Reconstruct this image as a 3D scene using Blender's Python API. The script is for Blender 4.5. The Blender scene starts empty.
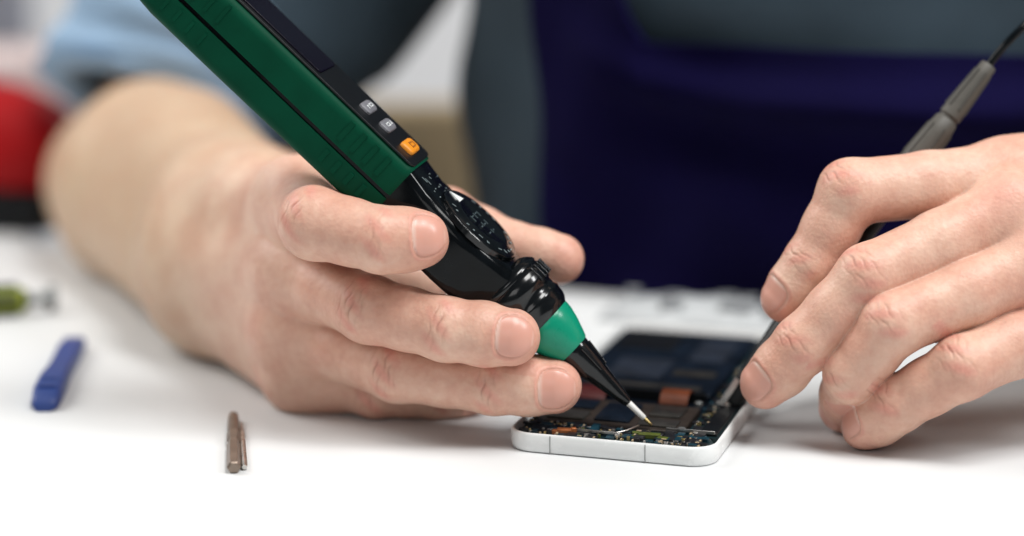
import bpy, bmesh, math, random
import numpy as np
from mathutils import Vector, Matrix
random.seed(7); rng = np.random.default_rng(11)
S = bpy.context.scene
COL = S.collection
PI = math.pi

# ------------------------------------------------------------------ camera model (mm)
F = 85.0/36.0*1024.0
PITCH = math.radians(13.0)
CAM = np.array([0.0, -715.0, 217.0])
FWD = np.array([0.0, math.cos(PITCH), -math.sin(PITCH)])
UPV = np.array([0.0, math.sin(PITCH), math.cos(PITCH)])
RT = np.array([1.0, 0.0, 0.0])
D0 = 730.0
def P(px, py, d=0.0):
    z = D0 + d
    return CAM + z*FWD + (px-512.0)/F*z*RT + (268.0-py)/F*z*UPV
def T(px, py, z=0.0):
    r = FWD + (px-512.0)/F*RT + (268.0-py)/F*UPV
    k = (z - CAM[2])/r[2]
    return CAM + k*r
def V(x, y, t):            # direction: right, up, toward the camera
    v = x*RT + y*UPV - t*FWD
    return v/np.linalg.norm(v)
def rest_d(px, py, r):     # depth at which a ball of radius r seen at this pixel rests on the table
    p = T(px, py, r)
    return float(np.dot(p-CAM, FWD)) - D0
def unit(v):
    v = np.asarray(v, float); return v/np.linalg.norm(v)

# ------------------------------------------------------------------ materials
def newmat(name):
    m = bpy.data.materials.new(name); m.use_nodes = True
    nt = m.node_tree; b = nt.nodes['Principled BSDF']
    return m, nt, b
def node(nt, typ, **kw):
    n = nt.nodes.new(typ)
    for k, v in kw.items():
        if k in n.inputs.keys(): n.inputs[k].default_value = v
        else: setattr(n, k, v)
    return n
def noise_bump(nt, b, scale, strength, dist=0.0004, detail=4, coord='Object'):
    tc = node(nt, 'ShaderNodeTexCoord')
    nz = node(nt, 'ShaderNodeTexNoise'); nz.inputs['Scale'].default_value = scale; nz.inputs['Detail'].default_value = detail
    bp = node(nt, 'ShaderNodeBump'); bp.inputs['Strength'].default_value = strength; bp.inputs['Distance'].default_value = dist
    nt.links.new(tc.outputs[coord], nz.inputs['Vector']); nt.links.new(nz.outputs['Fac'], bp.inputs['Height'])
    nt.links.new(bp.outputs['Normal'], b.inputs['Normal'])
    return tc, nz, bp
def plain(name, col, rough=0.5, metal=0.0, bump=None, var=0.0, vscale=60, coat=0.0, spec=0.5, sheen=0.0):
    m, nt, b = newmat(name)
    b.inputs['Base Color'].default_value = (*col, 1); b.inputs['Roughness'].default_value = rough
    b.inputs['Metallic'].default_value = metal; b.inputs['Specular IOR Level'].default_value = spec
    if coat: b.inputs['Coat Weight'].default_value = coat; b.inputs['Coat Roughness'].default_value = 0.08
    if sheen: b.inputs['Sheen Weight'].default_value = sheen
    if bump: noise_bump(nt, b, bump[0], bump[1], bump[2] if len(bump) > 2 else 0.0004)
    if var:
        tc = node(nt, 'ShaderNodeTexCoord'); nz = node(nt, 'ShaderNodeTexNoise')
        nz.inputs['Scale'].default_value = vscale; nz.inputs['Detail'].default_value = 5
        rp = node(nt, 'ShaderNodeValToRGB')
        rp.color_ramp.elements[0].position = 0.3; rp.color_ramp.elements[1].position = 0.7
        rp.color_ramp.elements[0].color = (*[c*(1-var) for c in col], 1)
        rp.color_ramp.elements[1].color = (*[min(1, c*(1+var)) for c in col], 1)
        nt.links.new(tc.outputs['Object'], nz.inputs['Vector']); nt.links.new(nz.outputs['Fac'], rp.inputs['Fac'])
        nt.links.new(rp.outputs['Color'], b.inputs['Base Color'])
        rr = node(nt, 'ShaderNodeMapRange'); rr.inputs['To Min'].default_value = max(0, rough-0.06); rr.inputs['To Max'].default_value = min(1, rough+0.08)
        nt.links.new(nz.outputs['Fac'], rr.inputs['Value']); nt.links.new(rr.outputs['Result'], b.inputs['Roughness'])
    return m

def skin_material():
    m, nt, b = newmat('skin')
    L = nt.links.new
    tc = node(nt, 'ShaderNodeTexCoord')
    n1 = node(nt, 'ShaderNodeTexNoise'); n1.inputs['Scale'].default_value = 70; n1.inputs['Detail'].default_value = 6
    n2 = node(nt, 'ShaderNodeTexNoise'); n2.inputs['Scale'].default_value = 420; n2.inputs['Detail'].default_value = 4
    L(tc.outputs['Object'], n1.inputs['Vector']); L(tc.outputs['Object'], n2.inputs['Vector'])
    r1 = node(nt, 'ShaderNodeValToRGB')
    e = r1.color_ramp.elements
    e[0].position = 0.36; e[0].color = (0.61, 0.365, 0.265, 1)
    e[1].position = 0.64; e[1].color = (0.71, 0.51, 0.385, 1)
    L(n1.outputs['Fac'], r1.inputs['Fac'])
    fl = node(nt, 'ShaderNodeAttribute', attribute_name='flush')
    mx = node(nt, 'ShaderNodeMix', data_type='RGBA')
    mx.inputs['B'].default_value = (0.63, 0.275, 0.215, 1)
    L(fl.outputs['Fac'], mx.inputs['Factor']); L(r1.outputs['Color'], mx.inputs['A'])
    ta = node(nt, 'ShaderNodeAttribute', attribute_name='tan')
    mt_ = node(nt, 'ShaderNodeMix', data_type='RGBA'); mt_.inputs['B'].default_value = (0.47, 0.325, 0.195, 1)
    tm = node(nt, 'ShaderNodeMath', operation='MULTIPLY'); tm.inputs[1].default_value = .68; L(ta.outputs['Fac'], tm.inputs[0])
    L(tm.outputs[0], mt_.inputs['Factor']); L(mx.outputs['Result'], mt_.inputs['A'])
    # fine mottling of the skin
    m2 = node(nt, 'ShaderNodeMix', data_type='RGBA', blend_type='OVERLAY')
    m2.inputs['Factor'].default_value = 0.24
    L(mt_.outputs['Result'], m2.inputs['A']); L(n2.outputs['Color'], m2.inputs['B'])
    n2.inputs['Detail'].default_value = 2
    bw = node(nt, 'ShaderNodeRGBToBW'); L(n2.outputs['Color'], bw.inputs['Color']); L(bw.outputs['Val'], m2.inputs['B'])
    na = node(nt, 'ShaderNodeAttribute', attribute_name='nail')
    m3 = node(nt, 'ShaderNodeMix', data_type='RGBA'); m3.inputs['B'].default_value = (0.63, 0.325, 0.255, 1)
    L(na.outputs['Fac'], m3.inputs['Factor']); L(m2.outputs['Result'], m3.inputs['A'])
    lu = node(nt, 'ShaderNodeAttribute', attribute_name='pale')
    m4 = node(nt, 'ShaderNodeMix', data_type='RGBA'); m4.inputs['B'].default_value = (0.78, 0.61, 0.52, 1)
    L(lu.outputs['Fac'], m4.inputs['Factor']); L(m3.outputs['Result'], m4.inputs['A'])
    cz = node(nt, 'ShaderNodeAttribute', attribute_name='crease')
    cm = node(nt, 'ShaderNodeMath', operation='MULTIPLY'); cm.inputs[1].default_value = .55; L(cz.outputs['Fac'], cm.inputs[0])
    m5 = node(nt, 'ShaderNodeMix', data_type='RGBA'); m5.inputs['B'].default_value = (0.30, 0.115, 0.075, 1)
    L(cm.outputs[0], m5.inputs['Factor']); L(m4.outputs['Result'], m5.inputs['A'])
    L(m5.outputs['Result'], b.inputs['Base Color'])
    rr = node(nt, 'ShaderNodeMapRange'); rr.inputs['To Min'].default_value = 0.46; rr.inputs['To Max'].default_value = 0.31
    L(na.outputs['Fac'], rr.inputs['Value']); L(rr.outputs['Result'], b.inputs['Roughness'])
    b.inputs['Subsurface Weight'].default_value = 0.13
    b.inputs['Subsurface Radius'].default_value = (1.0, 0.35, 0.2)
    b.inputs['Subsurface Scale'].default_value = 0.0035
    b.inputs['Specular IOR Level'].default_value = 0.42
    # skin cell relief, absent on nails
    vo = node(nt, 'ShaderNodeTexVoronoi'); vo.inputs['Scale'].default_value = 760
    wob = node(nt, 'ShaderNodeTexNoise'); wob.inputs['Scale'].default_value = 250
    L(tc.outputs['Object'], vo.inputs['Vector']); L(tc.outputs['Object'], wob.inputs['Vector'])
    n3 = node(nt, 'ShaderNodeTexNoise'); n3.inputs['Scale'].default_value = 1300; n3.inputs['Detail'].default_value = 3
    L(tc.outputs['Object'], n3.inputs['Vector'])
    ad = node(nt, 'ShaderNodeMath', operation='ADD'); L(vo.outputs['Distance'], ad.inputs[0]); L(n3.outputs['Fac'], ad.inputs[1])
    ad2 = node(nt, 'ShaderNodeMath', operation='ADD'); L(ad.outputs[0], ad2.inputs[0]); L(wob.outputs['Fac'], ad2.inputs[1])
    inv = node(nt, 'ShaderNodeMath', operation='SUBTRACT'); inv.inputs[0].default_value = 1.0; L(na.outputs['Fac'], inv.inputs[1])
    st = node(nt, 'ShaderNodeMath', operation='MULTIPLY'); st.inputs[1].default_value = 0.30; L(inv.outputs[0], st.inputs[0])
    bp = node(nt, 'ShaderNodeBump'); bp.inputs['Distance'].default_value = 0.0003
    L(st.outputs[0], bp.inputs['Strength']); L(ad2.outputs[0], bp.inputs['Height']); L(bp.outputs['Normal'], b.inputs['Normal'])
    return m

def cloth_material(name, col, var=0.15, rough=0.85, sheen=.06, spec=.2):
    m, nt, b = newmat(name)
    L = nt.links.new
    tc = node(nt, 'ShaderNodeTexCoord')
    w1 = node(nt, 'ShaderNodeTexWave'); w1.inputs['Scale'].default_value = 420; w1.inputs['Distortion'].default_value = 1.5
    w2 = node(nt, 'ShaderNodeTexWave', bands_direction='Z'); w2.inputs['Scale'].default_value = 420; w2.inputs['Distortion'].default_value = 1.5
    nz = node(nt, 'ShaderNodeTexNoise'); nz.inputs['Scale'].default_value = 25; nz.inputs['Detail'].default_value = 6
    for n in (w1, w2, nz): L(tc.outputs['Object'], n.inputs['Vector'])
    mu = node(nt, 'ShaderNodeMath', operation='MULTIPLY'); L(w1.outputs['Fac'], mu.inputs[0]); L(w2.outputs['Fac'], mu.inputs[1])
    rp = node(nt, 'ShaderNodeValToRGB')
    rp.color_ramp.elements[0].position = .3; rp.color_ramp.elements[1].position = .7
    rp.color_ramp.elements[0].color = (*[c*(1-var) for c in col], 1); rp.color_ramp.elements[1].color = (*[c*(1+var) for c in col], 1)
    L(nz.outputs['Fac'], rp.inputs['Fac']); L(rp.outputs['Color'], b.inputs['Base Color'])
    b.inputs['Roughness'].default_value = rough; b.inputs['Sheen Weight'].default_value = sheen; b.inputs['Specular IOR Level'].default_value = spec
    bp = node(nt, 'ShaderNodeBump'); bp.inputs['Strength'].default_value = .4; bp.inputs['Distance'].default_value = .0005
    L(mu.outputs[0], bp.inputs['Height']); L(bp.outputs['Normal'], b.inputs['Normal'])
    return m

M = {}
M['skin'] = skin_material()
M['shirt'] = cloth_material('chambray_shirt', (0.040, 0.064, 0.086))
M['apron'] = cloth_material('navy_apron', (0.0030, 0.0018, 0.029), sheen=0, spec=.08)
M['lit_sleeve_end'] = cloth_material('lit_sleeve_blue', (0.26, 0.38, 0.52))  # window light on the sleeve, painted in as a paler cloth colour
M['dull_steel'] = plain('dull_steel', (0.22, 0.23, 0.23), 0.4, .6)
M['green'] = plain('green_rubber', (0.0006, 0.050, 0.025), 0.5, bump=(900, .12, .0003), var=.12, vscale=90, spec=.07)
M['ring'] = plain('green_plastic', (0.003, 0.24, 0.14), 0.28, bump=(500, .06), var=.06, vscale=120, spec=.35)
M['black'] = plain('black_gloss_plastic', (0.003, 0.004, 0.005), 0.11, bump=(260, .05, .0004), var=.3, vscale=200, spec=.17)
M['black_shine'] = plain('black_polished_plastic', (0.003, 0.004, 0.005), 0.17, bump=(200, .08, .0004), spec=.5)
M['black_matt'] = plain('black_matt_plastic', (0.006, 0.007, 0.008), 0.38, bump=(900, .15), spec=.25)
M['glass'] = plain('display_glass', (0.005, 0.004, 0.009), 0.14, spec=.12)
M['grey_btn'] = plain('grey_rubber_button', (0.17, 0.17, 0.19), 0.45, var=.1)
M['orange'] = plain('orange_rubber_button', (0.72, 0.25, 0.012), 0.45, var=.06)
M['print'] = plain('white_print', (0.75, 0.78, 0.78), 0.5)
M['print_dim'] = plain('grey_print', (0.07, 0.10, 0.11), 0.5)
M['print_mid'] = plain('soft_print', (0.20, 0.25, 0.26), 0.5)
M['print_dark'] = plain('dark_print', (0.30, 0.10, 0.01), 0.5)
M['ceramic'] = plain('white_sleeve', (0.78, 0.77, 0.74), 0.35)
M['metal'] = plain('steel', (0.62, 0.60, 0.57), 0.28, 1.0, var=.1, vscale=300)
M['brass'] = plain('gilt_metal', (0.72, 0.56, 0.24), 0.3, 1.0)
M['copper'] = plain('copper_part', (0.34, 0.11, 0.035), 0.45, .4, var=.25, vscale=400)
M['white_frame'] = plain('white_frame_plastic', (0.80, 0.815, 0.81), 0.25, bump=(300, .03), var=.02, vscale=200)
M['cover'] = plain('pale_grey_plastic', (0.46, 0.48, 0.49), 0.4, bump=(90, .5, .002), var=.2, vscale=60)
M['cover_dark'] = plain('grey_clip_plastic', (0.20, 0.21, 0.22), 0.5, var=.2)
M['antenna'] = plain('grey_seam', (0.28, 0.29, 0.29), 0.5)
M['table'] = plain('white_table', (0.665, 0.68, 0.685), 0.5, bump=(60, .05, .0006), var=.02, vscale=9)
M['wall'] = plain('pale_wall', (0.84, 0.85, 0.87), 0.8, bump=(120, .2, .001), var=.04, vscale=6)
M['boot'] = plain('grey_rubber_boot', (0.072, 0.067, 0.057), 0.55, bump=(700, .2, .0003), var=.12, vscale=200)
M['blue'] = plain('blue_plastic', (0.015, 0.045, 0.21), 0.45, bump=(200, .05), var=.08)
M['lime'] = plain('lime_plastic', (0.24, 0.29, 0.012), 0.4, var=.08)
M['red'] = plain('red_rubber', (0.34, 0.004, 0.006), 0.55, var=.1, spec=.15)
M['tan_metal'] = plain('tan_metal', (0.26, 0.205, 0.165), 0.4, .8, var=.15, vscale=200)
M['wood'] = plain('pale_wood', (0.55, 0.42, 0.25), 0.55, var=.12, vscale=14)
M['pink'] = plain('pink_card', (0.80, 0.66, 0.64), 0.8, var=.05)
M['lav'] = plain('grey_panel', (0.30, 0.31, 0.38), 0.6, var=.05)
def pcb_material():
    m, nt, b = newmat('circuit_board'); L = nt.links.new
    tc = node(nt, 'ShaderNodeTexCoord')
    br = node(nt, 'ShaderNodeTexBrick'); br.inputs['Scale'].default_value = 420
    br.inputs['Color1'].default_value = (.003, .010, .016, 1); br.inputs['Color2'].default_value = (.005, .020, .026, 1); br.inputs['Mortar'].default_value = (.015, .035, .032, 1)
    br.inputs['Mortar Size'].default_value = .03
    L(tc.outputs['Object'], br.inputs['Vector']); L(br.outputs['Color'], b.inputs['Base Color'])
    b.inputs['Roughness'].default_value = .3
    return m
M['pcb'] = pcb_material()
M['board_blue'] = plain('dark_blue_film', (0.0030, 0.0065, 0.013), 0.5, var=.4, vscale=120, spec=.15)
M['can'] = plain('dull_can', (0.055, 0.052, 0.047), 0.42, .6, var=.3, vscale=150)
M['sticker'] = plain('blue_grey_film', (0.006, 0.011, 0.022), 0.55, var=.4, vscale=80)
M['chip'] = plain('black_chip', (0.012, 0.012, 0.014), 0.35)
M['shield'] = plain('brown_foil', (0.040, 0.030, 0.024), 0.45, .3, var=.3, vscale=200)
M['olive'] = plain('yellow_green_part', (0.075, 0.095, 0.012), 0.45, var=.3, vscale=600)
M['teal_part'] = plain('teal_part', (0.006, 0.034, 0.05), 0.35, var=.4, vscale=500)
M['tan_part'] = plain('tan_part', (0.42, 0.32, 0.20), 0.45)

# ------------------------------------------------------------------ object helpers
def link(ob, parent=None):
    COL.objects.link(ob)
    if parent is not None:
        ob.parent = parent
    return ob
def tag(o, label=None, cat=None, group=None, kind=None):
    if label: o['label'] = label
    if cat: o['category'] = cat
    if group: o['group'] = group
    if kind: o['kind'] = kind
    return o
def empty(name, loc_mm, rot=None):
    o = bpy.data.objects.new(name, None); o.empty_display_size = .02
    mat = (rot.to_4x4() if rot is not None else Matrix.Identity(4))
    mat.translation = Vector([c*.001 for c in loc_mm]); o.matrix_world = mat
    COL.objects.link(o); return o
def mesh_obj(name, verts, faces, mat, parent=None, smooth=True, mats=None, idx=None, auto=None, bevel=0):
    """verts in mm, in the parent's own frame (world when there is no parent)"""
    me = bpy.data.meshes.new(name)
    me.from_pydata([tuple(float(c)*.001 for c in v) for v in verts], [], [tuple(f) for f in faces])
    me.update()
    for mm in (mats or [mat]): me.materials.append(mm)
    if idx is not None: me.polygons.foreach_set('material_index', idx)
    me.polygons.foreach_set('use_smooth', [smooth]*len(me.polygons))
    bm = bmesh.new(); bm.from_mesh(me); bmesh.ops.recalc_face_normals(bm, faces=bm.faces); bm.to_mesh(me); bm.free()
    ob = bpy.data.objects.new(name, me); link(ob, parent)
    if smooth and auto is not None:
        me.set_sharp_from_angle(angle=math.radians(auto))
    if bevel:
        b = ob.modifiers.new('bevel', 'BEVEL'); b.width = bevel*.001; b.segments = 3; b.limit_method = 'ANGLE'; b.angle_limit = math.radians(40)
    return ob
class MB:
    def __init__(s): s.v = []; s.f = []
    def add(s, v, f):
        o = len(s.v); s.v += [tuple(x) for x in v]; s.f += [tuple(i+o for i in q) for q in f]
    def box(s, c, size, rz=0.0, R=None):
        hx, hy, hz = [q/2 for q in size]
        pts = []
        cz, sz = math.cos(rz), math.sin(rz)
        for z in (-hz, hz):
            for x, y in ((-hx, -hy), (hx, -hy), (hx, hy), (-hx, hy)):
                q = (x*cz-y*sz, x*sz+y*cz, z)
                if R is not None: q = tuple(R @ Vector(q))
                pts.append((c[0]+q[0], c[1]+q[1], c[2]+q[2]))
        s.add(pts, [(0, 3, 2, 1), (4, 5, 6, 7), (0, 1, 5, 4), (1, 2, 6, 5), (2, 3, 7, 6), (3, 0, 4, 7)])
    def tube(s, pts, radii, n=20, cap=True):
        pts = [np.array(p, float) for p in pts]
        if not hasattr(radii, '__len__'): radii = [radii]*len(pts)
        rings = []; up = None
        for i, p in enumerate(pts):
            t = unit(pts[min(i+1, len(pts)-1)]-pts[max(i-1, 0)])
            if up is None:
                up = np.array([0, 0, 1.0]) if abs(t[2]) < .9 else np.array([1.0, 0, 0])
            a = unit(up - t*np.dot(up, t)); b = np.cross(t, a); up = a
            rings.append([p + radii[i]*(math.cos(2*PI*k/n)*a + math.sin(2*PI*k/n)*b) for k in range(n)])
        s.loft(rings, cap)
    def loft(s, rings, cap=True):
        n = len(rings[0]); v = [p for r in rings for p in r]; f = []
        for i in range(len(rings)-1):
            for k in range(n):
                k2 = (k+1) % n
                f.append((i*n+k, i*n+k2, (i+1)*n+k2, (i+1)*n+k))
        if cap:
            f.append(tuple(range(n-1, -1, -1))); f.append(tuple((len(rings)-1)*n+k for k in range(n)))
        s.add(v, f)
    def lathe(s, prof, axis='y', n=40, cap=True):
        rings = []
        for u, r in prof:
            rings.append([(r*math.cos(2*PI*k/n), u, r*math.sin(2*PI*k/n)) for k in range(n)])
        s.loft(rings, cap)
    def build(s, name, mat, parent=None, smooth=True, auto=35, bevel=0):
        return mesh_obj(name, s.v, s.f, mat, parent, smooth, auto=auto, bevel=bevel)
def rrect(w0, w1, h0, h1, r, n=6):
    """rounded rectangle outline in 2-D between (w0,h0) and (w1,h1)"""
    out = []
    r = min(r, (w1-w0)/2-.01, (h1-h0)/2-.01)
    for cx, cy, a0 in ((w1-r, h1-r, 0), (w0+r, h1-r, PI/2), (w0+r, h0+r, PI), (w1-r, h0+r, 1.5*PI)):
        for k in range(n+1):
            a = a0 + PI/2*k/n
            out.append((cx+r*math.cos(a), cy+r*math.sin(a)))
    return out

# ------------------------------------------------------------------ implicit-surface engine (mm)
def smin(a, b, k):
    h = np.maximum(k-np.abs(a-b), 0.0)/k
    return np.minimum(a, b) - h*h*k*0.25
def cone(p, a, b, ra, rb):
    ba = (b-a).astype(np.float32); l2 = float(np.dot(ba, ba))+1e-9
    pa = p - a.astype(np.float32)
    h = np.clip((pa @ ba)/l2, 0, 1)
    q = pa - h[:, None]*ba
    return np.sqrt(np.einsum('ij,ij->i', q, q)) - (ra + (rb-ra)*h)
def chain(p, nodes, k):
    d = None
    for (a, ra), (b, rb) in zip(nodes[:-1], nodes[1:]):
        c = cone(p, a, b, ra, rb)
        d = c if d is None else smin(d, c, k)
    return d
def mesh_sdf(f, lo, hi, h, clip=None, B=8, newton=2):
    lo = np.array(lo, float); n = np.ceil((np.array(hi)-lo)/(h*B)).astype(int)+1
    gi = np.stack(np.meshgrid(*[np.arange(k) for k in n], indexing='ij'), -1).reshape(-1, 3)
    cen = (lo + (gi+.5)*B*h).astype(np.float32)
    d = np.concatenate([f(c) for c in np.array_split(cen, max(1, len(cen)//300000+1))])
    keep = np.abs(d) < B*h*.5*1.7321*1.15 + 1.2
    gi = gi[keep]
    loc = np.stack(np.meshgrid(*[np.arange(B+1)]*3, indexing='ij'), -1).reshape(-1, 3)
    NX = np.int64((n.max()+2)*B)
    def key(ijk): return (ijk[..., 0].astype(np.int64)*NX + ijk[..., 1])*NX + ijk[..., 2]
    VK = []; VP = []; Q = []
    for g in np.array_split(gi, max(1, len(gi)//400)):
        if not len(g): continue
        ijk = g[:, None, :]*B + loc[None]
        pts = (lo + ijk*h).astype(np.float32)
        val = f(pts.reshape(-1, 3)).reshape(len(g), B+1, B+1, B+1)
        ijk = ijk.reshape(len(g), B+1, B+1, B+1, 3)
        # cell vertices
        sx = val < 0
        cs = np.zeros((len(g), B, B, B), int); acc = np.zeros((len(g), B, B, B, 3)); cnt = np.zeros((len(g), B, B, B))
        def sl(a, o): return a[:, o[0]:o[0]+B, o[1]:o[1]+B, o[2]:o[2]+B]
        corners = [(i, j, k) for i in (0, 1) for j in (0, 1) for k in (0, 1)]
        for c in corners: cs += sl(sx, c)
        for c in corners:
            for ax in range(3):
                if c[ax] == 0:
                    c2 = list(c); c2[ax] = 1
                    v0 = sl(val, c); v1 = sl(val, tuple(c2))
                    cr = (v0 < 0) != (v1 < 0)
                    t = np.where(cr, v0/np.where(cr, v0-v1, 1), 0)
                    for a2 in range(3):
                        acc[..., a2] += cr*(c[a2] + (t if a2 == ax else 0))
                    cnt += cr
        act = cnt > 0
        base = ijk[:, :B, :B, :B][act]
        VK.append(key(base)); VP.append(lo + (base + acc[act]/cnt[act][:, None])*h)
        # edges
        for ax in range(3):
            o = [0, 0, 0]; o[ax] = 1
            v0 = val[:, :B, :B, :B]; v1 = sl(val, o)
            cr = (v0 < 0) != (v1 < 0)
            e = ijk[:, :B, :B, :B][cr]; flip = (v0 < 0)[cr]
            b1, b2 = (ax+1) % 3, (ax+2) % 3
            d1 = np.zeros(3, int); d1[b1] = 1; d2 = np.zeros(3, int); d2[b2] = 1
            q = np.stack([key(e-d1-d2), key(e-d2), key(e), key(e-d1)], 1)
            q[~flip] = q[~flip][:, ::-1]
            Q.append(q)
    VK = np.concatenate(VK); VP = np.concatenate(VP); Q = np.concatenate(Q)
    uk, ui = np.unique(VK, return_index=True); VP = VP[ui]
    idx = np.searchsorted(uk, Q); idx = np.clip(idx, 0, len(uk)-1)
    ok = (uk[idx] == Q).all(1); F_ = idx[ok]
    if clip is not None:
        s = clip(VP); F_ = F_[s[F_].all(1)]
        used = np.unique(F_); remap = -np.ones(len(VP), int); remap[used] = np.arange(len(used))
        VP = VP[used]; F_ = remap[F_]
    N = grad(f, VP, h*.5)
    for _ in range(newton):
        st = np.clip(f(VP.astype(np.float32)), -h, h)
        VP = VP - st[:, None]*N*.9
        N = grad(f, VP, h*.5)
    return VP, F_, N
def grad(f, p, e):
    k = np.array([[1, -1, -1], [-1, -1, 1], [-1, 1, -1], [1, 1, 1]], float)
    g = sum(kk[None]*f((p+kk*e).astype(np.float32))[:, None] for kk in k)
    return g/(np.linalg.norm(g, axis=1, keepdims=True)+1e-9)

# ------------------------------------------------------------------ hands
class Finger:
    def __init__(s, mcp, pip, dip, tip, r, dorsal=None, nail=True, tipd=None, pad=1.0, pipd=None, dipd=None, wr=1.0, nl=11.0):
        s.j = [np.array(x, float) for x in (mcp, pip, dip, tip)]
        s.r = r; s.nail = nail; s.wr = wr; s.nl = nl
        A, B_, C, D_ = s.j
        s.tipd = tipd; s.dip_dor = dipd if dipd is not None else tipd; s.pip_dor = pipd if pipd is not None else s.dip_dor
        m1 = (A+B_)/2; m2 = (B_+C)/2
        s.prox = [(A, r[0]), (m1, (r[0]+r[1])/2*.955), (B_, r[1])]
        s.dist = [(B_, r[1]), (m2, (r[1]+r[2])/2*.95), (C, r[2]), (C*.45+D_*.55, (r[2]*.45+r[3]*.55)*1.015), (D_, r[3])]
        t = unit(D_-C)
        s.padc = None
        if tipd is not None and pad:
            n = unit(tipd - t*np.dot(tipd, t)); s.padc = (C*.38+D_*.62 - n*r[3]*.25, r[3]*.93)
    def frames(s):
        A, B_, C, D_ = s.j
        out = []
        def fr(c, t, n):
            t = unit(t); n = unit(n - t*np.dot(n, t)); return c, t, n, np.cross(n, t)
        out.append(('pip', fr(B_, unit(B_-A)*.5+unit(C-B_), s.pip_dor), s.r[1]))
        out.append(('dip', fr(C, unit(C-B_)+unit(D_-C), s.dip_dor), s.r[2]))
        out.append(('nail', fr(D_, D_-C, s.tipd), s.r[3]))
        return out
    def sd(s, p, palm, k):
        a = smin(palm, chain(p, s.prox, 2.5), k)
        b = chain(p, s.dist, 2.2)
        if s.padc is not None:
            c = np.sqrt(((p-s.padc[0].astype(np.float32))**2).sum(1)) - s.padc[1]
            b = smin(b, c, 4.0)
        return smin(a, b, 2.5)
def hand_sdf(fingers, palm_nodes, kpalm, kfing, arm_nodes, karm, extra=()):
    def f(p):
        palm = None
        for a, b, ra, rb in palm_nodes:
            c = cone(p, a, b, ra, rb); palm = c if palm is None else smin(palm, c, kpalm)
        arm = None
        for a, b, ra, rb in arm_nodes:
            c = cone(p, a, b, ra, rb); arm = c if arm is None else smin(arm, c, 14.0)
        palm = smin(palm, arm, karm)
        d = None
        for fg in fingers:
            c = fg.sd(p, palm, kfing); d = c if d is None else smin(d, c, .5)
        return d
    return f
def sstep(a, b, x):
    t = np.clip((x-a)/(b-a), 0, 1); return t*t*(3-2*t)
def detail(VP, N, fingers, knuckles):
    """creases, nails and flush on the finished surface"""
    crz = np.zeros(len(VP)); disp = np.zeros(len(VP)); nail = np.zeros(len(VP)); flush = np.zeros(len(VP)); pale = np.zeros(len(VP))
    for fi, fg in enumerate(fingers):
        for kind, (c, t, n, b), r in fg.frames():
            q = VP - c; u = q @ t; v = q @ n; w = q @ b
            near = (np.abs(u) < 24) & (np.abs(w) < r*1.25) & (np.abs(v) < r*1.5)
            if not near.any(): continue
            I = np.where(near)[0]; u, v, w = u[I], v[I], w[I]
            ang = np.arctan2(w, v)
            if kind in ('pip', 'dip'):
                dors = sstep(1.35, .75, np.abs(ang))
                offs = [(-4.4, .20), (-2.6, .36), (-.9, .26), (.7, .42), (2.6, .30), (4.3, .16)] if kind == 'pip' else [(-2.6, .20), (-1.1, .36), (.5, .34), (2.2, .18)]
                for oi, (o, am) in enumerate(offs):
                    ph = fi*2.1+oi*1.7
                    uu = u - o - .45*np.sin(w*.45+ph) - .22*np.sin(w*1.25+ph*2) - np.sign(o)*.010*w*w
                    mod = np.clip(.45+.6*np.sin(w*.55+ph*1.3), 0, 1)*np.exp(-(w/5.5)**2)
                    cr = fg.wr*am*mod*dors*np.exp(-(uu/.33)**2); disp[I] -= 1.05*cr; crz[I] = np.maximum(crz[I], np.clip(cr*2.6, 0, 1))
                disp[I] += .15*dors*np.exp(-(u/4.5)**2)
                g = dors*np.exp(-(u/6.0)**2)
                flush[I] = np.maximum(flush[I], (.78 if kind == 'pip' else .72)*g*(.75+.35*np.sin(u*.7+w*.9+fi)))
            else:
                # the fingertip is rosier than the rest
                flush[I] = np.maximum(flush[I], .55*sstep(-12, 3, u))
                if not fg.nail: continue
                hl = fg.nl/2; hw = r*.82; uc = r*.84 - hl
                wa = ang*r
                qn = ((np.abs(u-uc)/hl)**2.9 + (np.abs(wa)/hw)**2.9)**(1/2.9)
                e = (qn-1)*hw
                ok = (v > 0) & (np.abs(ang) < 1.6)
                ins = sstep(.22, -.22, e)*ok
                distal = sstep(.2, .8, (u-uc)/hl)
                disp[I] += ok*(.08*ins - .36*np.exp(-((e-.05)/.36)**2)*(1-.75*distal) + .20*np.exp(-((e-1.15)/.8)**2)*(1-distal) - .10*np.exp(-((e-.9)/.8)**2)*distal)
                disp[I] -= ok*.30*ins*np.cos(np.clip(wa/hw, -1, 1)*PI/2)   # flatter plate
                nail[I] = np.maximum(nail[I], ins)
                lun = ins*sstep(.70, 1.0, -(u-uc)/hl)*.75 + ins*sstep(.88, .97, (u-uc)/hl)*.3
                pale[I] = np.maximum(pale[I], lun)
                crz[I] = np.maximum(crz[I], ok*.55*np.exp(-((e-.18)/.28)**2)*(1-.6*distal))
                flush[I] = np.maximum(flush[I], ok*.7*np.exp(-((e-1.0)/1.0)**2)*(1-distal))
    for c, r, am in knuckles:
        q = np.linalg.norm(VP-c, axis=1); flush[:] = np.maximum(flush, am*np.exp(-(q/r)**2))
    return VP + N*disp[:, None], nail, flush, pale, crz

# ---- torso core and upper arms (under the clothing)
PYAW = math.radians(17)
YA = np.array([math.sin(PYAW), math.cos(PYAW), 0]); XA = np.array([math.cos(PYAW), -math.sin(PYAW), 0])
front = T(806, 306); TC = front + YA*106
def torso_pt(x, y, z): return TC + XA*x + YA*y + np.array([0, 0, z])
sh_r = torso_pt(-165, -45, 385); sh_l = torso_pt(165, -45, 385)
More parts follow.
